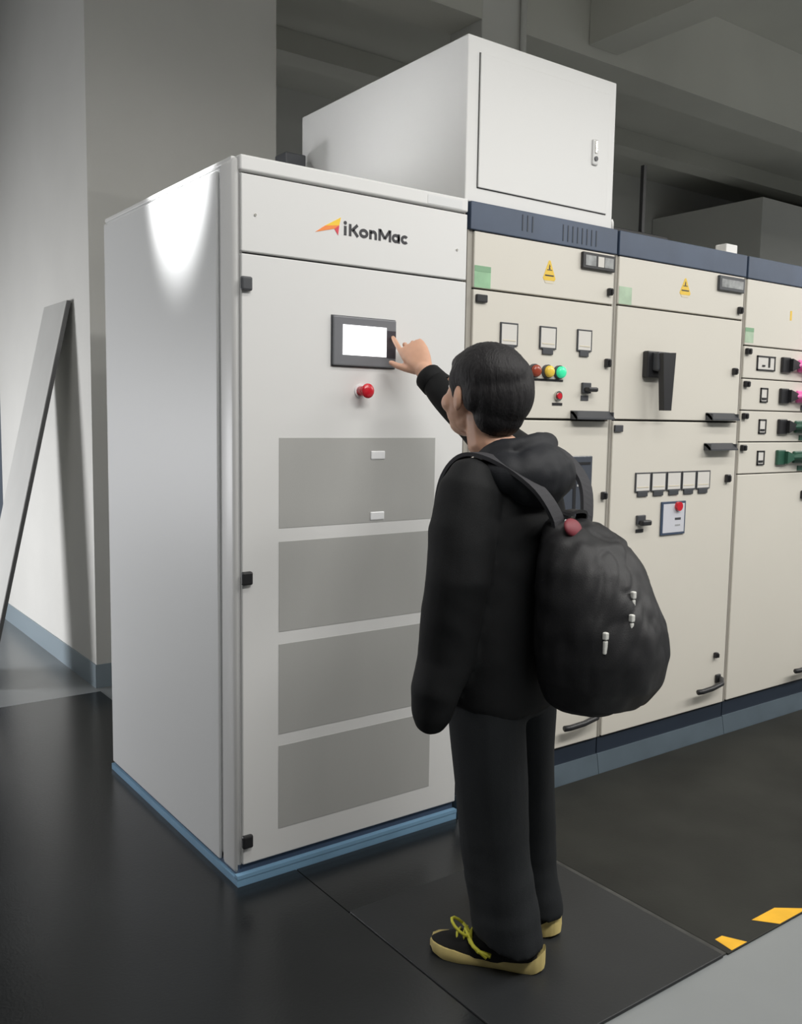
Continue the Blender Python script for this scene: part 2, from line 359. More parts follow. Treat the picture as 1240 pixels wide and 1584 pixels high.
# logo
MB().prism([(0.300, 2.0735), (0.358, 2.106), (0.352, 2.081)], 1, YF-0.0012, YF).build('logo_arrow', M['ly'], hp)
MB().prism([(0.265, 2.050), (0.300, 2.0735), (0.352, 2.081), (0.334, 2.068)], 1, YF-0.0012, YF).build('logo_arrow', M['lo'], hp)
MB().prism([(0.334, 2.068), (0.352, 2.081), (0.348, 2.050)], 1, YF-0.0012, YF).build('logo_arrow', M['lr'], hp)
def lettering(parent, x0, x1, z0, cap):
    # geometric sans lettering built from strokes: i K o n M a c
    b_ = MB(); t = cap*0.25; W_ = x1-x0; xh = cap*0.78; y0, y1 = YF-0.0012, YF
    X = lambda f: x0+f*W_
    def bar(xa, za, xb, zb, th=t):
        d = V((xb-xa, zb-za)).normalized(); n = V((-d.y, d.x))*th/2
        b_.prism([(xa+n.x, z0+za+n.y), (xa-n.x, z0+za-n.y), (xb-n.x, z0+zb-n.y), (xb+n.x, z0+zb+n.y)], 1, y0, y1)
    def arc(cx, cz, rx, rz, a0, a1, th=t, n=22):
        P = []
        for k in range(n+1):
            a = math.radians(a0+(a1-a0)*k/n); P.append((math.cos(a), math.sin(a)))
        for (c, s_), (c2, s2) in zip(P, P[1:]):
            b_.prism([(cx+c*rx, z0+cz+s_*rz), (cx+c2*rx, z0+cz+s2*rz), (cx+c2*(rx-th), z0+cz+s2*(rz-th)), (cx+c*(rx-th), z0+cz+s_*(rz-th))], 1, y0, y1)
    bar(X(.022), 0, X(.022), xh); arc(X(.022), cap*1.03, t*0.62, t*0.62, 0, 360, t*0.6)
    bar(X(.095), 0, X(.095), cap); bar(X(.118), cap*.46, X(.205), cap*.985); bar(X(.140), cap*.56, X(.212), cap*.02)
    arc(X(.300), xh/2, W_*.070, xh/2, 0, 360)
    bar(X(.402), 0, X(.402), xh); arc(X(.447), xh-W_*.056, W_*.056, W_*.056, 0, 165); bar(X(.447)+W_*.056-t/2, 0, X(.447)+W_*.056-t/2, xh-W_*.054)
    bar(X(.545), 0, X(.545), cap); bar(X(.708), 0, X(.708), cap); bar(X(.552), cap*.93, X(.6265), cap*.20); bar(X(.701), cap*.93, X(.6265), cap*.20)
    arc(X(.800), xh/2, W_*.064, xh/2, 0, 360); bar(X(.800)+W_*.064-t*.4, 0, X(.800)+W_*.064-t*.4, xh)
    arc(X(.945), xh/2, W_*.064, xh/2, 42, 318)
    return b_.build('logo_lettering', M['ltext'], parent)
lettering(hp, 0.369, 0.622, 2.0530, 0.0375)
d1 = panel('door', c1, 0.014, X1-0.003, 0.070, 1.957, 'white')
for z in (1.869, 0.986, 0.147): bx('hinge', M['black'] if z < 1.5 else M['dgrey'], d1, 0.008, 0.044, YF-0.016, YF+0.002, z-0.021, z+0.021, 0.006)
for z0, z1 in ((1.133, 1.414), (0.804, 1.090), (0.471, 0.763), (0.158, 0.432)):
    bx('vent_panel', M['vent'], d1, 0.140, 0.752, YF-0.0012, YF+0.001, z0, z1)
for z in (1.357, 1.154): bx('label_plate', M['label'], d1, 0.482, 0.538, YF-0.004, YF, z-0.014, z+0.014, 0.003)
tpn = MB(); tpn.box(0.327, 0.571, YF-0.013, YF, 1.645, 1.800, 0.004); tpo = tpn.build('touch_panel', M['bezel'], c1)
bx('display', M['screen'], tpo, 0.361, 0.530, YF-0.0142, YF-0.012, 1.679, 1.774)
bx('button_strip', M['bezel_dark'], tpo, 0.533, 0.568, YF-0.0140, YF-0.012, 1.676, 1.765)
bx('bezel_rim', M['dgrey'], tpo, 0.324, 0.574, YF-0.003, YF, 1.642, 1.803, 0.001)
es = MB(); es.cyl((0.437, YF-0.002, 1.566), (0, 1, 0), 0.022, 0.004, 24)
eso = es.build('emergency_stop', M['label'], c1)
eh = MB(); eh.cyl((0.437, YF-0.022, 1.566), (0, 1, 0), 0.016, 0.037, 24); eh.ell((0.437, YF-0.046, 1.566), (0.024, 0.011, 0.024)); eh.build('mushroom_head', M['red'], eso, 'all')

# ---- white trunking box on top
tb = empty('top_box', (1.256, 0.567, 2.2385), 'white steel box with a square door standing on the beige cabinet', 'box')
zb0 = 2.2385
bx('body', M['boxw'], tb, 0.879, 1.637, 0.0, 1.134, zb0, 2.795, 0.004)
bx('door_gap', M['gap'], tb, 0.930, 1.598, -0.0012, 0.0005, 2.288, 2.744)
bx('door', M['boxw'], tb, 0.9325, 1.5955, -0.008, -0.001, 2.2905, 2.7415, 0.002)
lt = MB().box(1.500, 1.530, -0.016, -0.007, 2.462, 2.558, 0.006); lto = lt.build('latch', M['boxw'], tb)
MB().cyl((1.515, -0.018, 2.485), (0, 1, 0), 0.009, 0.006, 14).build('keyhole', M['dgrey'], lto)
bx('latch_lever', M['chrome'], lto, 1.509, 1.521, -0.020, -0.015, 2.505, 2.552, 0.002)

# ---- beige switchgear cabinets
def louvre(parent, xs, z0, z1):
    for x in xs: bx('vent_slot', M['navy_dark'], parent, x-0.0025, x+0.0025, YF-0.0055, YF-0.002, z0, z1)
# cabinet with three meters
c2 = empty('switchgear_cabinet', (1.27, 0.575, 0), 'beige switchgear cabinet with three meters and coloured lamps, next to white cabinet', 'cabinet', 'beige switchgear cabinets')
A, B = 0.888, 1.655
shell(c2, A, B, 'beige', 0.155, 0.085, 'curb_grey', 'navy_dark')
bx('frame_strip', M['frame'], c2, A, A+0.022, -0.008, 0.012, 0.16, 2.14)
bx('frame_strip', M['frame'], c2, B-0.012, B, -0.010, 0.012, 0.16, 2.14)
hb = bx('header_band', M['navy'], c2, A+0.002, B-0.004, YF-0.004, 0.006, 2.140, 2.236, 0.003)
louvre(hb, [1.345+0.026*i for i in range(8)], 2.155, 2.215); louvre(hb, [1.135, 1.160, 1.185], 2.165, 2.222)
h2 = panel('header_door', c2, A+0.024, B-0.014, 1.944, 2.137)
s = bx('sticker', M['sgreen'], h2, 0.914, 0.990, YF-0.001, YF, 1.944, 2.020); bx('sticker_header', M['sgreen_d'], s, 0.914, 0.990, YF-0.0016, YF-0.001, 2.000, 2.020)
warning(c2, 1.282, 2.010, 0.066, 0.066)
dm = bx('display_meter', M['black'], c2, 1.448, 1.632, YF-0.014, YF, 2.066, 2.128, 0.003)
bx('lcd_window', M['lcd'], dm, 1.462, 1.520, YF-0.0152, YF-0.013, 2.078, 2.117); bx('lcd_window', M['glass'], dm, 1.532, 1.566, YF-0.0152, YF-0.013, 2.078, 2.117); bx('lcd_window', M['lcd'], dm, 1.570, 1.620, YF-0.0152, YF-0.013, 2.078, 2.117)
lock(h2, 1.613, 1.990, 0.011)
m2 = panel('door', c2, A+0.024, B-0.014, 1.488, 1.937)
bx('hinge', M['black'], m2, 0.920, 0.970, YF-0.012, YF, 1.893, 1.920, 0.003)
lock(m2, 1.615, 1.712, 0.013)
meter(c2, 1.040, 1.126, 1.748, 1.832); meter(c2, 1.238, 1.326, 1.748, 1.832); meter(c2, 1.440, 1.522, 1.750, 1.834)
for x, m in ((1.213, 'lampred'), (1.282, 'lampyellow'), (1.345, 'lampgreen')):
    lm = MB().cyl((x, YF-0.006, 1.664), (0, 1, 0), 0.026, 0.012, 20).build('indicator_lamp', M['dgrey'], c2)
    ld = MB(); ld.cyl((x, YF-0.016, 1.664), (0, 1, 0), 0.022, 0.014, 20); ld.ell((x, YF-0.022, 1.664), (0.022, 0.010, 0.022)); ld.build('lens', M[m], lm, 'all')
bx('name_strip', M['black'], m2, 1.190, 1.372, YF-0.002, YF, 1.629, 1.637)
pb = MB().cyl((1.345, YF-0.005, 1.574), (0, 1, 0), 0.019, 0.010, 18).build('push_button', M['chrome'], c2)
MB().cyl((1.345, YF-0.011, 1.574), (0, 1, 0), 0.012, 0.008, 16).build('button_cap', M['red'], pb)
bx('name_strip', M['black'], m2, 1.318, 1.372, YF-0.002, YF, 1.538, 1.548)
rs = bx('rotary_switch', M['dgrey'], c2, 1.474, 1.522, YF-0.012, YF, 1.588, 1.630, 0.003)
MB().box(1.480, 1.534, YF-0.040, YF-0.010, 1.594, 1.612, 0.006).build('switch_grip', M['black'], rs)
bx('name_strip', M['dgrey'], m2, 1.474, 1.516, YF-0.003, YF, 1.560, 1.580)
flush_handle(m2, 1.420, 1.632, 1.486, 1.520)
l2 = panel('lower_door', c2, A+0.024, B-0.014, 0.162, 1.480)
wn = bx('meter_window', M['smoke'], c2, 1.18, 1.548, YF-0.008, YF, 1.08, 1.342, 0.003)
bx('window_bar', M['black'], wn, 1.19, 1.535, YF-0.010, YF-0.007, 1.308, 1.318); bx('window_bar', M['black'], wn, 1.44, 1.456, YF-0.010, YF-0.007, 1.09, 1.29)
bx('window_bar', M['smoke_l'], wn, 1.462, 1.538, YF-0.010, YF-0.007, 1.222, 1.230); bx('window_bar', M['black'], wn, 1.19, 1.44, YF-0.010, YF-0.007, 1.215, 1.226)
lock(l2, 1.622, 1.180, 0.012); bow_handle(l2, 1.40, 1.618, 0.258)

# cabinet with the large breaker lever
c3 = empty('switchgear_cabinet', (2.10, 0.575, 0), 'beige switchgear cabinet with a big black breaker lever and five small meters', 'cabinet', 'beige switchgear cabinets')
A, B = 1.658, 2.532
shell(c3, A, B, 'beige', 0.155, 0.085, 'curb_grey', 'navy_dark')
bx('frame_strip', M['frame'], c3, A, A+0.012, -0.010, 0.012, 0.16, 2.14); bx('frame_strip', M['frame'], c3, B-0.010, B, -0.010, 0.012, 0.16, 2.14)
bx('header_band', M['navy'], c3, A+0.006, B-0.004, YF-0.004, 0.006, 2.140, 2.236, 0.003)
h3 = panel('header_door', c3, A+0.014, B-0.012, 1.950, 2.137)
bx('sticker', M['spale'], h3, 1.675, 1.752, YF-0.001, YF, 1.951, 2.020)
warning(c3, 2.095, 2.030, 0.074, 0.062)
dm = bx('display_meter', M['dgrey'], c3, 2.318, 2.505, YF-0.014, YF, 2.064, 2.128, 0.003); bx('lcd_window', M['lcd'], dm, 2.332, 2.492, YF-0.0152, YF-0.013, 2.078, 2.114)
lock(h3, 2.486, 1.988, 0.012)
m3 = panel('door', c3, A+0.014, B-0.012, 1.490, 1.943)
bk = bx('breaker_lever', M['black'], c3, 1.835, 1.960, YF-0.030, YF, 1.662, 1.772, 0.006)
bx('lever_hub', M['dgrey'], bk, 1.862, 1.945, YF-0.062, YF-0.028, 1.690, 1.768, 0.008)
MB().prism([(1.866, 1.762), (1.948, 1.766), (1.932, 1.528), (1.886, 1.528)], 1, YF-0.082, YF-0.055).build('lever', M['black'], bk)
lock(m3, 2.470, 1.714, 0.012)
flush_handle(m3, 2.280, 2.478, 1.492, 1.525)
l3 = panel('lower_door', c3, A+0.014, B-0.012, 0.162, 1.482)
bx('hinge', M['dgrey'], l3, 1.674, 1.724, YF-0.010, YF, 1.438, 1.466, 0.003)
flush_handle(l3, 2.278, 2.476, 1.358, 1.390)
for i in range(5): meter(c3, 1.818+0.1035*i, 1.915+0.1035*i, 1.186, 1.268)
rs = bx('rotary_switch', M['dgrey'], c3, 1.834, 1.888, YF-0.012, YF, 1.050, 1.088, 0.003); MB().box(1.842, 1.900, YF-0.036, YF-0.010, 1.045, 1.068, 0.006).build('switch_grip', M['black'], rs)
bx('name_strip', M['black'], l3, 1.836, 1.884, YF-0.003, YF, 1.014, 1.028)
df = bx('document_frame', M['navy'], c3, 1.995, 2.160, YF-0.008, YF, 0.992, 1.138, 0.002)
bx('document', M['paper'], df, 2.005, 2.150, YF-0.0092, YF-0.007, 1.002, 1.128)
MB().cyl((2.100, YF-0.016, 1.116), (0, 1, 0), 0.020, 0.014, 18).build('stop_button', M['red'], df); bx('document_print', M['dgrey'], df, 2.085, 2.125, YF-0.0102, YF-0.009, 1.056, 1.066); bx('document_print', M['lcd'], df, 2.088, 2.122, YF-0.0102, YF-0.009, 1.030, 1.036)
lock(l3, 2.458, 1.228, 0.014); lock(l3, 2.438, 0.402, 0.010); bow_handle(l3, 2.262, 2.470, 0.262)

# cabinet with four drawers
c4 = empty('switchgear_cabinet', (2.97, 0.575, 0), 'beige switchgear cabinet with four drawer units at the right edge', 'cabinet', 'beige switchgear cabinets')
A, B = 2.535, 3.41
shell(c4, A, B, 'beige', 0.158, 0.088, 'curb_grey', 'navy_dark')
bx('frame_strip', M['frame'], c4, A, A+0.010, -0.010, 0.012, 0.16, 2.14); bx('frame_strip', M['frame'], c4, B-0.010, B, -0.010, 0.012, 0.16, 2.14)
bx('header_band', M['navy'], c4, A+0.006, B-0.004, YF-0.004, 0.006, 2.138, 2.236, 0.003)
h4 = panel('header_door', c4, A+0.012, B-0.012, 1.840, 2.135)
s = bx('sticker', M['spale'], h4, 2.546, 2.612, YF-0.001, YF, 1.850, 1.918); bx('sticker_header', M['sgreen_d'], s, 2.546, 2.612, YF-0.0016, YF-0.001, 1.900, 1.918)
bx('yellow_tag', M['syellow'], h4, 2.903, 2.918, YF-0.001, YF, 1.975, 2.020)
for i, (z0, z1) in enumerate(((1.690, 1.834), (1.543, 1.685), (1.396, 1.538), (1.246, 1.391))):
    d = panel('drawer', c4, A+0.012, B-0.012, z0, z1); zc = (z0+z1)/2
    lock(d, 2.568, z1-0.024, 0.017, h=0.014)
    f = MB(); w = (2.648, 2.795) if i == 0 else (2.690, 2.748); a0, a1 = zc-0.034, zc+0.034; t = 0.006
    for q in ((w[0], w[1], a1-t, a1), (w[0], w[1], a0, a0+t), (w[0], w[0]+t, a0, a1), (w[1]-t, w[1], a0, a1)): f.box(q[0], q[1], YF-0.006, YF, q[2], q[3])
    if i == 0: f.box(2.740, 2.752, YF-0.006, YF, zc-0.018, zc+0.028); f.box(2.690, 2.712, YF-0.006, YF, zc-0.016, zc-0.008)
    else: f.box(w[0]+0.012, w[1]-0.012, YF-0.006, YF, zc-0.022, zc-0.012)
    f.build('indicator_frame', M['black'], d)
    bx('indicator_face', M['glass'], d, w[0]+t, w[1]-t, YF-0.003, YF, a0+t, a1-t)
    sw = MB().box(2.845, 2.912, YF-0.016, YF, zc-0.036, zc+0.036, 0.004)
    sw.prism([(2.90, zc-0.030), (2.965, zc-0.010), (2.965, zc+0.012), (2.90, zc+0.030)], 1, YF-0.034, YF-0.006)
    sw.build('switch_base', M['black'] if i < 3 else M['green'], d)
    g = MB().tube([(2.955, YF-0.024, zc), (3.00, YF-0.045, zc+0.004), (3.03, YF-0.050, zc+0.004), (3.10, YF-0.052, zc)], [0.010, 0.016, 0.022, 0.018], 12)
    g.box(2.99, 3.12, YF-0.014, YF, zc-0.030, zc+0.030, 0.006); g.build('switch_grip', M['pink'] if i < 2 else M['green'], d)
    bx('name_strip', M['dgrey'] if i < 2 else M['green'], d, 3.04, 3.14, YF-0.006, YF, z0+0.006, z0+0.030)
l4 = panel('lower_door', c4, A+0.012, B-0.012, 0.165, 1.241)
lock(l4, 3.10, 1.13, 0.016); bow_handle(l4, 3.06, 3.28, 0.238)
# bits on top of the row
hk = MB().tube([(1.660, 0.02, 2.236), (1.660, 0.02, 2.272), (1.654, 0.02, 2.280)], 0.008, 8).build('lifting_hook', M['pipe'], c2, 'all')
tg = bx('terminal_block', M['pipe'], None, 2.470, 2.555, 0.05, 0.11, 2.2345, 2.294, 0.004, origin=(2.51, 0.08, 2.2345)); tag(tg, 'small pale block lying on top of the cabinet with the breaker lever', 'block')
br = empty('busbar_bracket', (3.10, 1.0, 2.2345), 'black upright post and rail on top of the beige cabinets', 'bracket')
bx('post', M['black'], br, 3.025, 3.05, 1.0, 1.025, 2.2345, 2.93, 0.002); bx('rail', M['black'], br, 2.3, 3.25, 0.99, 1.035, 2.2345, 2.555, 0.004)
db = bx('junction_box', M['dgrey'], None, 0.74, 0.84, 1.03, 1.13, 2.2415, 2.605, 0.006, origin=(0.79, 1.08, 2.2415)); tag(db, 'small dark box peeking up behind the white cabinet top', 'box')

# ---------------------------------------------------------------- the person
Bp = V((0.438, -0.745, 0.010))
FD = V((-0.2, 0.98, 0)).normalized(); LD = V((-FD.y, FD.x, 0))      # facing, left
def bpnt(l, f, z): return Bp*1.0 + LD*l + FD*f + V((0, 0, z-Bp.z))
def at(px, py, dep):
    return CAMP + dep*(fw + ir*(px-620)/FPX - iu*(py-792)/FPX)
def nz(p, s, o=0.0): return noise.noise(p*s+V((o, o*1.7, -o)))
def ering(c, a, ra, b, rb, n=28, e=2.0):
    R = []
    for k in range(n):
        t = 2*math.pi*k/n; ct, st = math.cos(t), math.sin(t)
        R.append(c+a*ra*math.copysign(abs(ct)**(2/e), ct)+b*rb*math.copysign(abs(st)**(2/e), st))
    return R
UPV = V((0, 0, 1))
# joints
L_sh = bpnt(0.165, 0.0, 1.315); R_sh = bpnt(-0.165, 0.03, 1.325)
L_el = bpnt(0.225, -0.01, 1.06); L_wr = bpnt(0.225, 0.040, 0.86)
hu = (-0.38*ir+0.78*iu+0.50*fw).normalized()
hw = (0.83*ir+0.53*iu); hw = (hw-hu*hw.dot(hu)).normalized()
hn = hu.cross(hw)
if hn.dot(fw) < 0: hn = -hn
R_wr = at(654, 571, 2.903)
R_el = V((0.61, -0.44, 1.44))
Hc = at(745, 609, 2.42)                                             # head centre
HF = V((0.03, 0.99, 0.10)).normalized(); HR = HF.cross(UPV).normalized(); HU = HR.cross(HF).normalized()
HM = Matrix((HR, HF, HU)).transposed().to_4x4() @ Matrix.Scale(1.07, 4)
HS = 1.07
def hp_(x, y, z): return Hc+(HR*x+HF*y+HU*z)*HS
# body mesh
b = MB()
b.ell(hp_(0, -0.012, 0.028), (0.076, 0.096, 0.088), HM); b.ell(hp_(0, 0.030, -0.025), (0.072, 0.068, 0.085), HM)
b.ell(hp_(0, 0.048, -0.078), (0.046, 0.044, 0.034), HM); b.ell(hp_(0, 0.015, -0.066), (0.060, 0.060, 0.036), HM)
b.ell(hp_(0, 0.100, -0.020), (0.013, 0.018, 0.024), HM); b.ell(hp_(0, 0.090, 0.008), (0.010, 0.014, 0.024), HM)
b.ell(hp_(0, 0.084, 0.028), (0.048, 0.014, 0.010), HM); b.ell(hp_(0, 0.090, -0.055), (0.024, 0.010, 0.010), HM)
for sx in (-1, 1):
    b.ell(hp_(sx*0.080, -0.008, -0.012), (0.010, 0.019, 0.032), HM @ Matrix.Rotation(sx*0.3, 4, 'Z')); b.ell(hp_(sx*0.052, 0.052, -0.028), (0.025, 0.028, 0.026), HM)
b.limb([hp_(0, -0.025, -0.05), hp_(0, -0.035, -0.11), bpnt(0, 0.0, 1.36)], [0.058, 0.056, 0.066])
T = [(0.80, .13, .09, 0), (0.95, .15, .10, 0), (1.12, .14, .09, 0), (1.25, .15, .095, .01), (1.34, .13, .08, .01), (1.39, .07, .06, .0)]
b.rings([ering(bpnt(0, f, z), LD, w, FD, t) for z, w, t, f in T])
b.limb([L_sh, L_el, L_wr], [0.05, 0.042, 0.028]); b.limb([R_sh, R_el, R_wr], [0.05, 0.042, 0.027])
L_hip, R_hip = bpnt(0.085, 0, 0.84), bpnt(-0.085, 0.01, 0.84)
L_an, R_an = V((0.412, -0.812, 0.10)), V((0.590, -0.738, 0.10))
L_kn, R_kn = (L_hip+L_an)/2+FD*0.02, (R_hip+R_an)/2+FD*0.02
b.limb([L_hip, L_kn, L_an], [0.075, 0.052, 0.036]); b.limb([R_hip, R_kn, R_an], [0.075, 0.052, 0.036])
LH, RH = V((-0.6, 0.8, 0)), V((-0.06, 0.998, 0))
for an, hd in ((L_an, LH), (R_an, RH)): b.limb([an+V((0, 0, -0.045)), an+hd*0.15+V((0, 0, -0.058))], [0.028, 0.020])
def hand(b, wr, u, w, n, curls, thumb, k_=1.0):
    def P(a, c, d): return wr+(u*a+w*c+n*d)*k_
    R = []
    for a, hw_, th in ((-0.03, .026, .020), (0.0, .027, .018), (.03, .036, .018), (.06, .041, .016), (.088, .040, .013), (.100, .036, .010)):
        R.append(ering(P(a, 0.002, 0), w, hw_*k_, n, th*k_, 20, 2.4))
    b.rings(R)
    for (c, seg, ang, rad) in curls:
        p = P(.088, c, 0); pts = [p-u*0.02, p]; a = 0
        for sl, da in zip(seg, ang):
            a += math.radians(da); p = p+(u*math.cos(a)+n*math.sin(a))*sl*k_; pts.append(p)
        b.limb(pts, [rad*1.05, rad*1.02, rad, rad*0.94, rad*0.82], 12)
    tp = [P(*q) for q in thumb]
    b.limb(tp, [.016, .0125, .0105, .0085], 12)
hand(b, R_wr, hu, hw, hn, [(-.031, (.036, .022, .018), (4, 6, 6), .0088), (-.010, (.040, .025, .019), (26, 32, 22), .0088), (.012, (.037, .023, .018), (34, 38, 26), .0085), (.032, (.029, .018, .016), (38, 38, 26), .0075)], [(.012, -.018, .004), (.040, -.042, .010), (.066, -.060, .014), (.086, -.071, .014)], 1.12)
lu = (V((0, 0, -1))+FD*0.25).normalized(); lw = -FD; lw = (lw-lu*lw.dot(lu)).normalized(); ln = -LD
hand(b, L_wr, lu, lw, ln, [(-.031, (.036, .022, .018), (34, 46, 32), .0088), (-.010, (.040, .025, .019), (38, 50, 34), .0088), (.012, (.037, .023, .018), (42, 50, 36), .0085), (.032, (.029, .018, .016), (44, 50, 36), .0075)], [(.012, -.018, .004), (.038, -.034, .010), (.064, -.034, .018), (.084, -.028, .026)])
person = b.fuse('person', M['skin'], None, voxel=0.0038, smooth=5, origin=Bp)
tag(person, 'person in black jacket and dark trousers reaching up to touch the screen', 'person')
for sx in (-1, 1):
    e = MB().ell(hp_(sx*0.030, 0.079, 0.010), (0.013, 0.011, 0.009), HM).build('eye', M['eye'], person, 'all')
    MB().ell(hp_(sx*0.030, 0.0875, 0.010), (0.0055, 0.003, 0.0055), HM).build('iris', M['iris'], e, 'all')
    MB().ell(hp_(sx*0.029, 0.0905, 0.032), (0.017, 0.006, 0.004), HM).build('eyebrow', M['hair'], person, 'all')
MB().ell(hp_(0, 0.0965, -0.055), (0.021, 0.006, 0.006), HM).build('mouth', M['lip'], person, 'all')
# hair
h = MB()
h.ell(hp_(0, -0.024, 0.046), (0.090, 0.104, 0.082), HM, 28, 18)
h.ell(hp_(0.010, -0.064, 0.004), (0.087, 0.070, 0.086), HM, 28, 18); h.ell(hp_(0.040, -0.045, 0.026), (0.062, 0.075, 0.078), HM, 28, 18)
h.ell(hp_(0.006, -0.066, -0.045), (0.070, 0.050, 0.058), HM)
h.ell(hp_(0, 0.030, 0.066), (0.068, 0.052, 0.040), HM)
for sx in (-1, 1):
    h.ell(hp_(sx*0.062, 0.012, 0.034), (0.025, 0.034, 0.042), HM); h.ell(hp_(sx*0.066, -0.046, 0.004), (0.022, 0.034, 0.046), HM); h.ell(hp_(sx*0.074, 0.014, 0.004), (0.007, 0.010, 0.022), HM)
def hair_disp(p):
    q = V(((p-Hc).dot(HR), (p-Hc).dot(HF), (p-Hc).dot(HU)))
    ang = math.atan2(q.x, q.y)
    return 0.0015*noise.noise(V((ang*7, q.z*14, 0.3)))+0.0016*noise.noise(V((ang*30, q.z*26, 4)))
h.fuse('hair', M['hair'], person, voxel=0.0045, smooth=12, disp=hair_disp)
# jacket
j = MB(); BACK = -FD
JT = [(0.715, .165, .120, .0), (0.74, .178, .128, .0), (0.85, .180, .130, .0), (1.00, .182, .130, 0), (1.12, .182, .128, 0), (1.22, .182, .122, 0), (1.30, .172, .108, .005), (1.36, .130, .090, .005), (1.40, .080, .072, .0), (1.415, .05, .05, 0)]
j.rings([ering(bpnt(0, f, z), LD, w, FD, t, 32, 2.3) for z, w, t, f in JT])
lend = at(667, 1106, 2.33)
j.limb([L_sh+LD*0.005-UPV*0.01, bpnt(0.205, 0.0, 1.20), L_el+UPV*0.02, bpnt(0.226, 0.010, 0.98), bpnt(0.222, 0.030, 0.87), lend+UPV*0.06+BACK*0.01, lend], [0.082, 0.086, 0.082, 0.076, 0.072, 0.066, 0.052], 20)
cuff = R_wr-hu*0.022
j.limb([R_sh-UPV*0.005, (R_sh*0.5+R_el*0.5), R_el, R_el*0.45+R_wr*0.55, cuff+(R_el-R_wr).normalized()*0.03], [0.088, 0.076, 0.066, 0.054, 0.044], 20)
def jacket_disp(p):
    return 0.007*nz(V((p.x, p.y, p.z*0.9)), 7, 1)+0.0025*nz(V((p.x+p.z*0.5, p.y, p.z*1.2)), 15, 5)
jk = j.fuse('jacket', M['jacket'], person, voxel=0.008, smooth=6, disp=jacket_disp)
# collar and hood lying on the back
hd = MB()
nc = bpnt(0, -0.01, 1.385)
ring = []
for k in range(25):
    t = 2*math.pi*k/24; back = (1-math.cos(t))/2
    ring.append(nc+LD*0.086*math.sin(t)+FD*(0.080*math.cos(t))+UPV*(-0.020+0.058*back))
hd.tube(ring[:-1]+[ring[0]], 0.027, 12)
hd.ell(bpnt(0.02, -0.105, 1.335), (0.120, 0.070, 0.085), Matrix((LD, FD, UPV)).transposed().to_4x4() @ Matrix.Rotation(0.35, 4, 'X'))
hd.ell(bpnt(0.095, -0.050, 1.345), (0.075, 0.085, 0.052), Matrix((LD, FD, UPV)).transposed().to_4x4())
hd.ell(bpnt(-0.085, -0.055, 1.350), (0.070, 0.080, 0.055), Matrix((LD, FD, UPV)).transposed().to_4x4())
hd.fuse('hood', M['hood'], jk, voxel=0.007, smooth=6, disp=lambda p: 0.007*nz(V((p.x, p.y, p.z*0.6)), 13, 2)+0.003*nz(p, 30, 3))
cf = MB(); ca = (R_wr-R_el).normalized(); cf.tube([cuff-ca*0.055, cuff-ca*0.05, cuff-ca*0.012, cuff-ca*0.006, cuff-ca*0.006], [0.040, 0.047, 0.045, 0.041, 0.034], 20); cf.build('cuff', M['jacket'], jk, 'all')
# trousers
t = MB()
t.rings([ering(bpnt(0, 0, z), LD, w, FD, r, 28, 2.3) for z, w, r in ((0.90, .15, .10), (0.86, .163, .113), (0.78, .168, .118), (0.72, .160, .112), (0.69, .12, .09))])
def leg(hip, an, r):
    A_, B_ = hip, V((an.x, an.y, 0.085))
    fr = (0.0, .15, .3, .5, .7, .85, 1.0)
    R = []
    for q, k in zip(fr, r):
        c = A_.lerp(B_, q); rg = ering(c+FD*0.018*math.sin(q*math.pi), LD, k[0], FD, k[1], 22, 2.2)
        R.append([v+UPV*(0.22*max(0, (q-0.7)/0.3)*(v-c).dot(FD)) for v in rg])
    t.rings(R)
leg(L_hip+V((0, 0, -.06)), L_an, ((.092, .105), (.094, .105), (.092, .102), (.088, .098), (.086, .094), (.086, .094), (.088, .096)))
leg(R_hip+V((0, 0, -.06)), R_an, ((.088, .10), (.088, .10), (.085, .095), (.078, .088), (.072, .082), (.068, .078), (.066, .076)))
t.fuse('trousers', M['trousers'], person, voxel=0.008, smooth=5, disp=lambda p: 0.007*nz(V((p.x, p.y, p.z*0.35)), 13, 7)+0.005*nz(V((p.x, p.y, p.z*3)), 7, 9)*max(0, 0.5-p.z)*2)
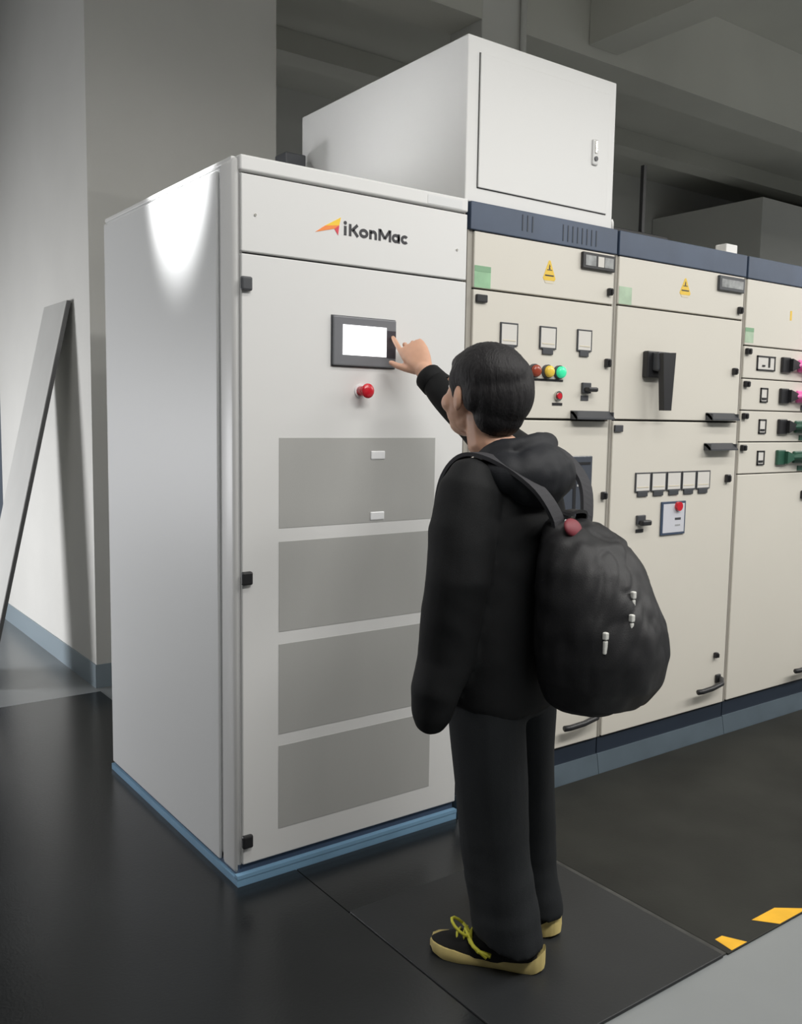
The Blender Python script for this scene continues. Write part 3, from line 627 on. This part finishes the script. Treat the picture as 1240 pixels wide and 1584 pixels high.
# shoes
def shoe(heel, hd, L=0.315):
    sd = V((hd.y, -hd.x, 0))                                        # to the right of the foot
    g = 0.0105
    prof = [(0.0, .006), (.005, .018), (.02, .032), (.06, .037), (.12, .036), (.18, .040), (.23, .046), (.27, .043), (.30, .030), (L, .010)]
    def P(a, c, z): return heel+hd*a+sd*c+V((0, 0, g+z))
    up = MB(); R = []
    hts = [(.012, .032, .078), (.02, .039, .088), (.06, .043, .092), (.10, .043, .090), (.15, .046, .084), (.20, .050, .074), (.25, .049, .062), (.285, .040, .050), (.305, .024, .040), (.312, .010, .034)]
    for a, w, ht in hts:
        R.append([P(a, w*math.cos(q)*0.98, 0.012+max(0, math.sin(q))*(ht-0.012)-(0.006 if math.sin(q) < 0 else 0)) for q in [2*math.pi*k/20 for k in range(20)]])
    up.rings(R)
    o = up.fuse('shoe', M['shoe'], person, voxel=0.004, smooth=4)
    s = MB(); R = []
    import bisect
    fine = []
    for k in range(41):
        a = L*(0.5-0.5*math.cos(math.pi*k/40)); i_ = min(max(bisect.bisect([p_[0] for p_ in prof], a)-1, 0), len(prof)-2)
        (a0, w0), (a1, w1) = prof[i_], prof[i_+1]; q_ = (a-a0)/(a1-a0); fine.append((a, w0+(w1-w0)*(q_*q_*(3-2*q_)*0.5+q_*0.5)))
    for a, w in fine:
        top = 0.040-0.016*math.sin(min(1, a/0.24)*math.pi*0.9)+0.004*max(0, (a-.25)/.06)
        top += 0.022*max(0, 1-a/0.035)
        lift = 0.014*max(0, (a-.25)/.06)**2+0.010*max(0, 1-a/0.03)
        ww = w+0.0065
        R.append([P(a-0.006, -ww*0.9, lift), P(a-0.006, -ww*1.04, top*0.55), P(a-0.006, -ww*0.96, top), P(a-0.006, -ww*0.6, top*0.9), P(a-0.006, ww*0.6, top*0.9), P(a-0.006, ww*0.96, top), P(a-0.006, ww*1.04, top*0.55), P(a-0.006, ww*0.9, lift)])
    s.rings(R)
    so_ = s.build('sole', M['sole'], o, 'all')
    so_.data.set_sharp_from_angle(angle=math.radians(50)) if hasattr(so_.data, 'set_sharp_from_angle') else None
    la = MB()
    for a, ht in ((.190, .084), (.210, .077), (.230, .070)): la.tube([P(a, -.030, ht-.024), P(a+.004, -.012, ht-.001), P(a, .012, ht-.001), P(a+.004, .030, ht-.024)], .0032, 6)
    lp = [P(.222+.026*math.sin(q), -.020+.022*math.cos(q), .090+.020*math.sin(q)) for q in [2*math.pi*k/12 for k in range(13)]]
    la.tube(lp, .0042, 6)
    la.tube([P(.210, -.014, .084), P(.190, -.042, .064), P(.165, -.056, .050), P(.130, -.060, .046)], [.0036, .0055, .006, .007], 6)
    la.tube([P(.212, -.014, .086), P(.180, -.052, .060), P(.140, -.062, .040)], [.0036, .0055, .006], 6)
    la.build('lace', M['lace'], o, 'all')
    return o
shoe(V((0.470, -0.885, 0)), LH); shoe(V((0.612, -0.795, 0)), RH, 0.315)

# ---------------------------------------------------------------- backpack
BK = -FD
bpk = MB()
lev = [(1.240, .045, .125, .028, .0), (1.225, .088, .122, .062, 0), (1.185, .118, .120, .096, 0), (1.12, .142, .118, .120, 0), (1.05, .155, .118, .136, 0), (0.98, .162, .118, .152, 0), (0.91, .160, .122, .158, 0), (0.845, .150, .130, .148, 0), (0.79, .122, .145, .122, 0), (0.76, .075, .160, .080, 0)]
R = []
for z, w, b0, dh, _ in lev:
    # b0: where the front of the bag lies behind the body axis, dh: half depth
    dh -= 0.004; c = bpnt(0.0, 0, z)+BK*(b0+0.012+dh); R.append(ering(c, LD, w, BK, dh, 32, 2.5))
bpk.rings(R[::-1])
bag0 = bpnt(0, -0.27, 0.70)
def bag_disp(p):
    fold = abs(nz(V((p.x-p.z*0.55, p.y+p.z*0.35, p.z*0.25)), 16, 21)); return 0.008*nz(V((p.x+p.z*0.4, p.y-p.z*0.3, p.z*0.5)), 9, 11)-0.016*max(0, 0.25-fold)*min(1, max(0, (p.z-0.85)/0.2))+0.005*nz(V((p.x*1.5, p.y*1.5, p.z*0.7)), 18, 3)
bag = bpk.fuse('backpack', M['bag'], None, voxel=0.008, smooth=6, disp=bag_disp, origin=bag0)
tag(bag, 'black nylon backpack with grey straps hanging on the person\'s back', 'backpack')
def ribbon(name, pts, w, th, m, parent, side):
    pts = [V(p) for p in pts]; 
    # smooth the path
    P = []
    n = len(pts)
    for i in range(n-1):
        p0, p1, p2, p3 = pts[max(i-1, 0)], pts[i], pts[i+1], pts[min(i+2, n-1)]
        for k in range(6):
            s_ = k/6; P.append(0.5*((2*p1)+(p2-p0)*s_+(2*p0-5*p1+4*p2-p3)*s_*s_+(3*p1-p0-3*p2+p3)*s_**3))
    P.append(pts[-1]); R = []
    for i, p in enumerate(P):
        d = (P[min(i+1, len(P)-1)]-P[max(i-1, 0)]).normalized(); a = V(side); a = (a-d*a.dot(d)).normalized(); c = d.cross(a)
        R.append([p+a*w/2+c*th/2, p+a*w/2-c*th/2, p-a*w/2-c*th/2, p-a*w/2+c*th/2])
    return MB().rings(R).build(name, m, parent)
ribbon('shoulder_strap', [bpnt(.125, .125, 1.15), bpnt(.140, .125, 1.24), bpnt(.150, .095, 1.335), bpnt(.152, .030, 1.390), bpnt(.142, -.06, 1.378), bpnt(.110, -.155, 1.315), bpnt(.070, -.190, 1.24), bpnt(.060, -.185, 1.19)], .045, .010, M['strap'], bag, LD)
ribbon('shoulder_strap', [bpnt(-.125, .135, 1.15), bpnt(-.130, .140, 1.24), bpnt(-.135, .115, 1.345), bpnt(-.138, .045, 1.412), bpnt(-.132, -.06, 1.398), bpnt(-.105, -.155, 1.325), bpnt(-.070, -.190, 1.24), bpnt(-.060, -.185, 1.19)], .045, .010, M['strap'], bag, LD)
ribbon('grab_handle', [bpnt(.045, -.185, 1.215), bpnt(.035, -.195, 1.25), bpnt(-.035, -.195, 1.25), bpnt(-.045, -.185, 1.215)], .03, .008, M['bag'], bag, BK)
def zip_pull(q):
    b_ = MB().box(q.x-.006, q.x+.006, q.y-.006, q.y+.006, q.z-.008, q.z+.010, 0.003)
    b_.box(q.x-.0055, q.x+.0055, q.y-.004, q.y+.004, q.z-.042, q.z-.010, 0.0025)
    return b_.build('zip_pull', M['zip'], bag)
ZP = []
dg = bpy.context.evaluated_depsgraph_get(); dg.update()
def on_bag(px, py):
    # nearest bag surface seen along this direction
    o_ = CAMP-bag0; d_ = (fw+ir*(px-620)/FPX-iu*(py-792)/FPX).normalized()
    ok, loc, nrm, idx = bag.evaluated_get(dg).ray_cast(o_, d_)
    return (loc+bag0+nrm*0.004) if ok else None
q = on_bag(886, 818)
if q is not None: MB().ell(q-V((0, 0, 0.002)), (0.034, 0.012, 0.026), Matrix((LD, FD, UPV)).transposed().to_4x4() @ Matrix.Rotation(-0.5, 4, 'X')).build('red_label', M['bagred'], bag, 'all')
q = bpnt(0.072, -0.222, 1.226)
bx('strap_tag', M['label'], bag, q.x-.004, q.x+.004, q.y-.008, q.y+.008, q.z-.018, q.z+.014, 0.002)
for px, py in ((977, 922), (976, 958), (936, 985)):
    q = on_bag(px, py)
    if q is not None: zip_pull(q)
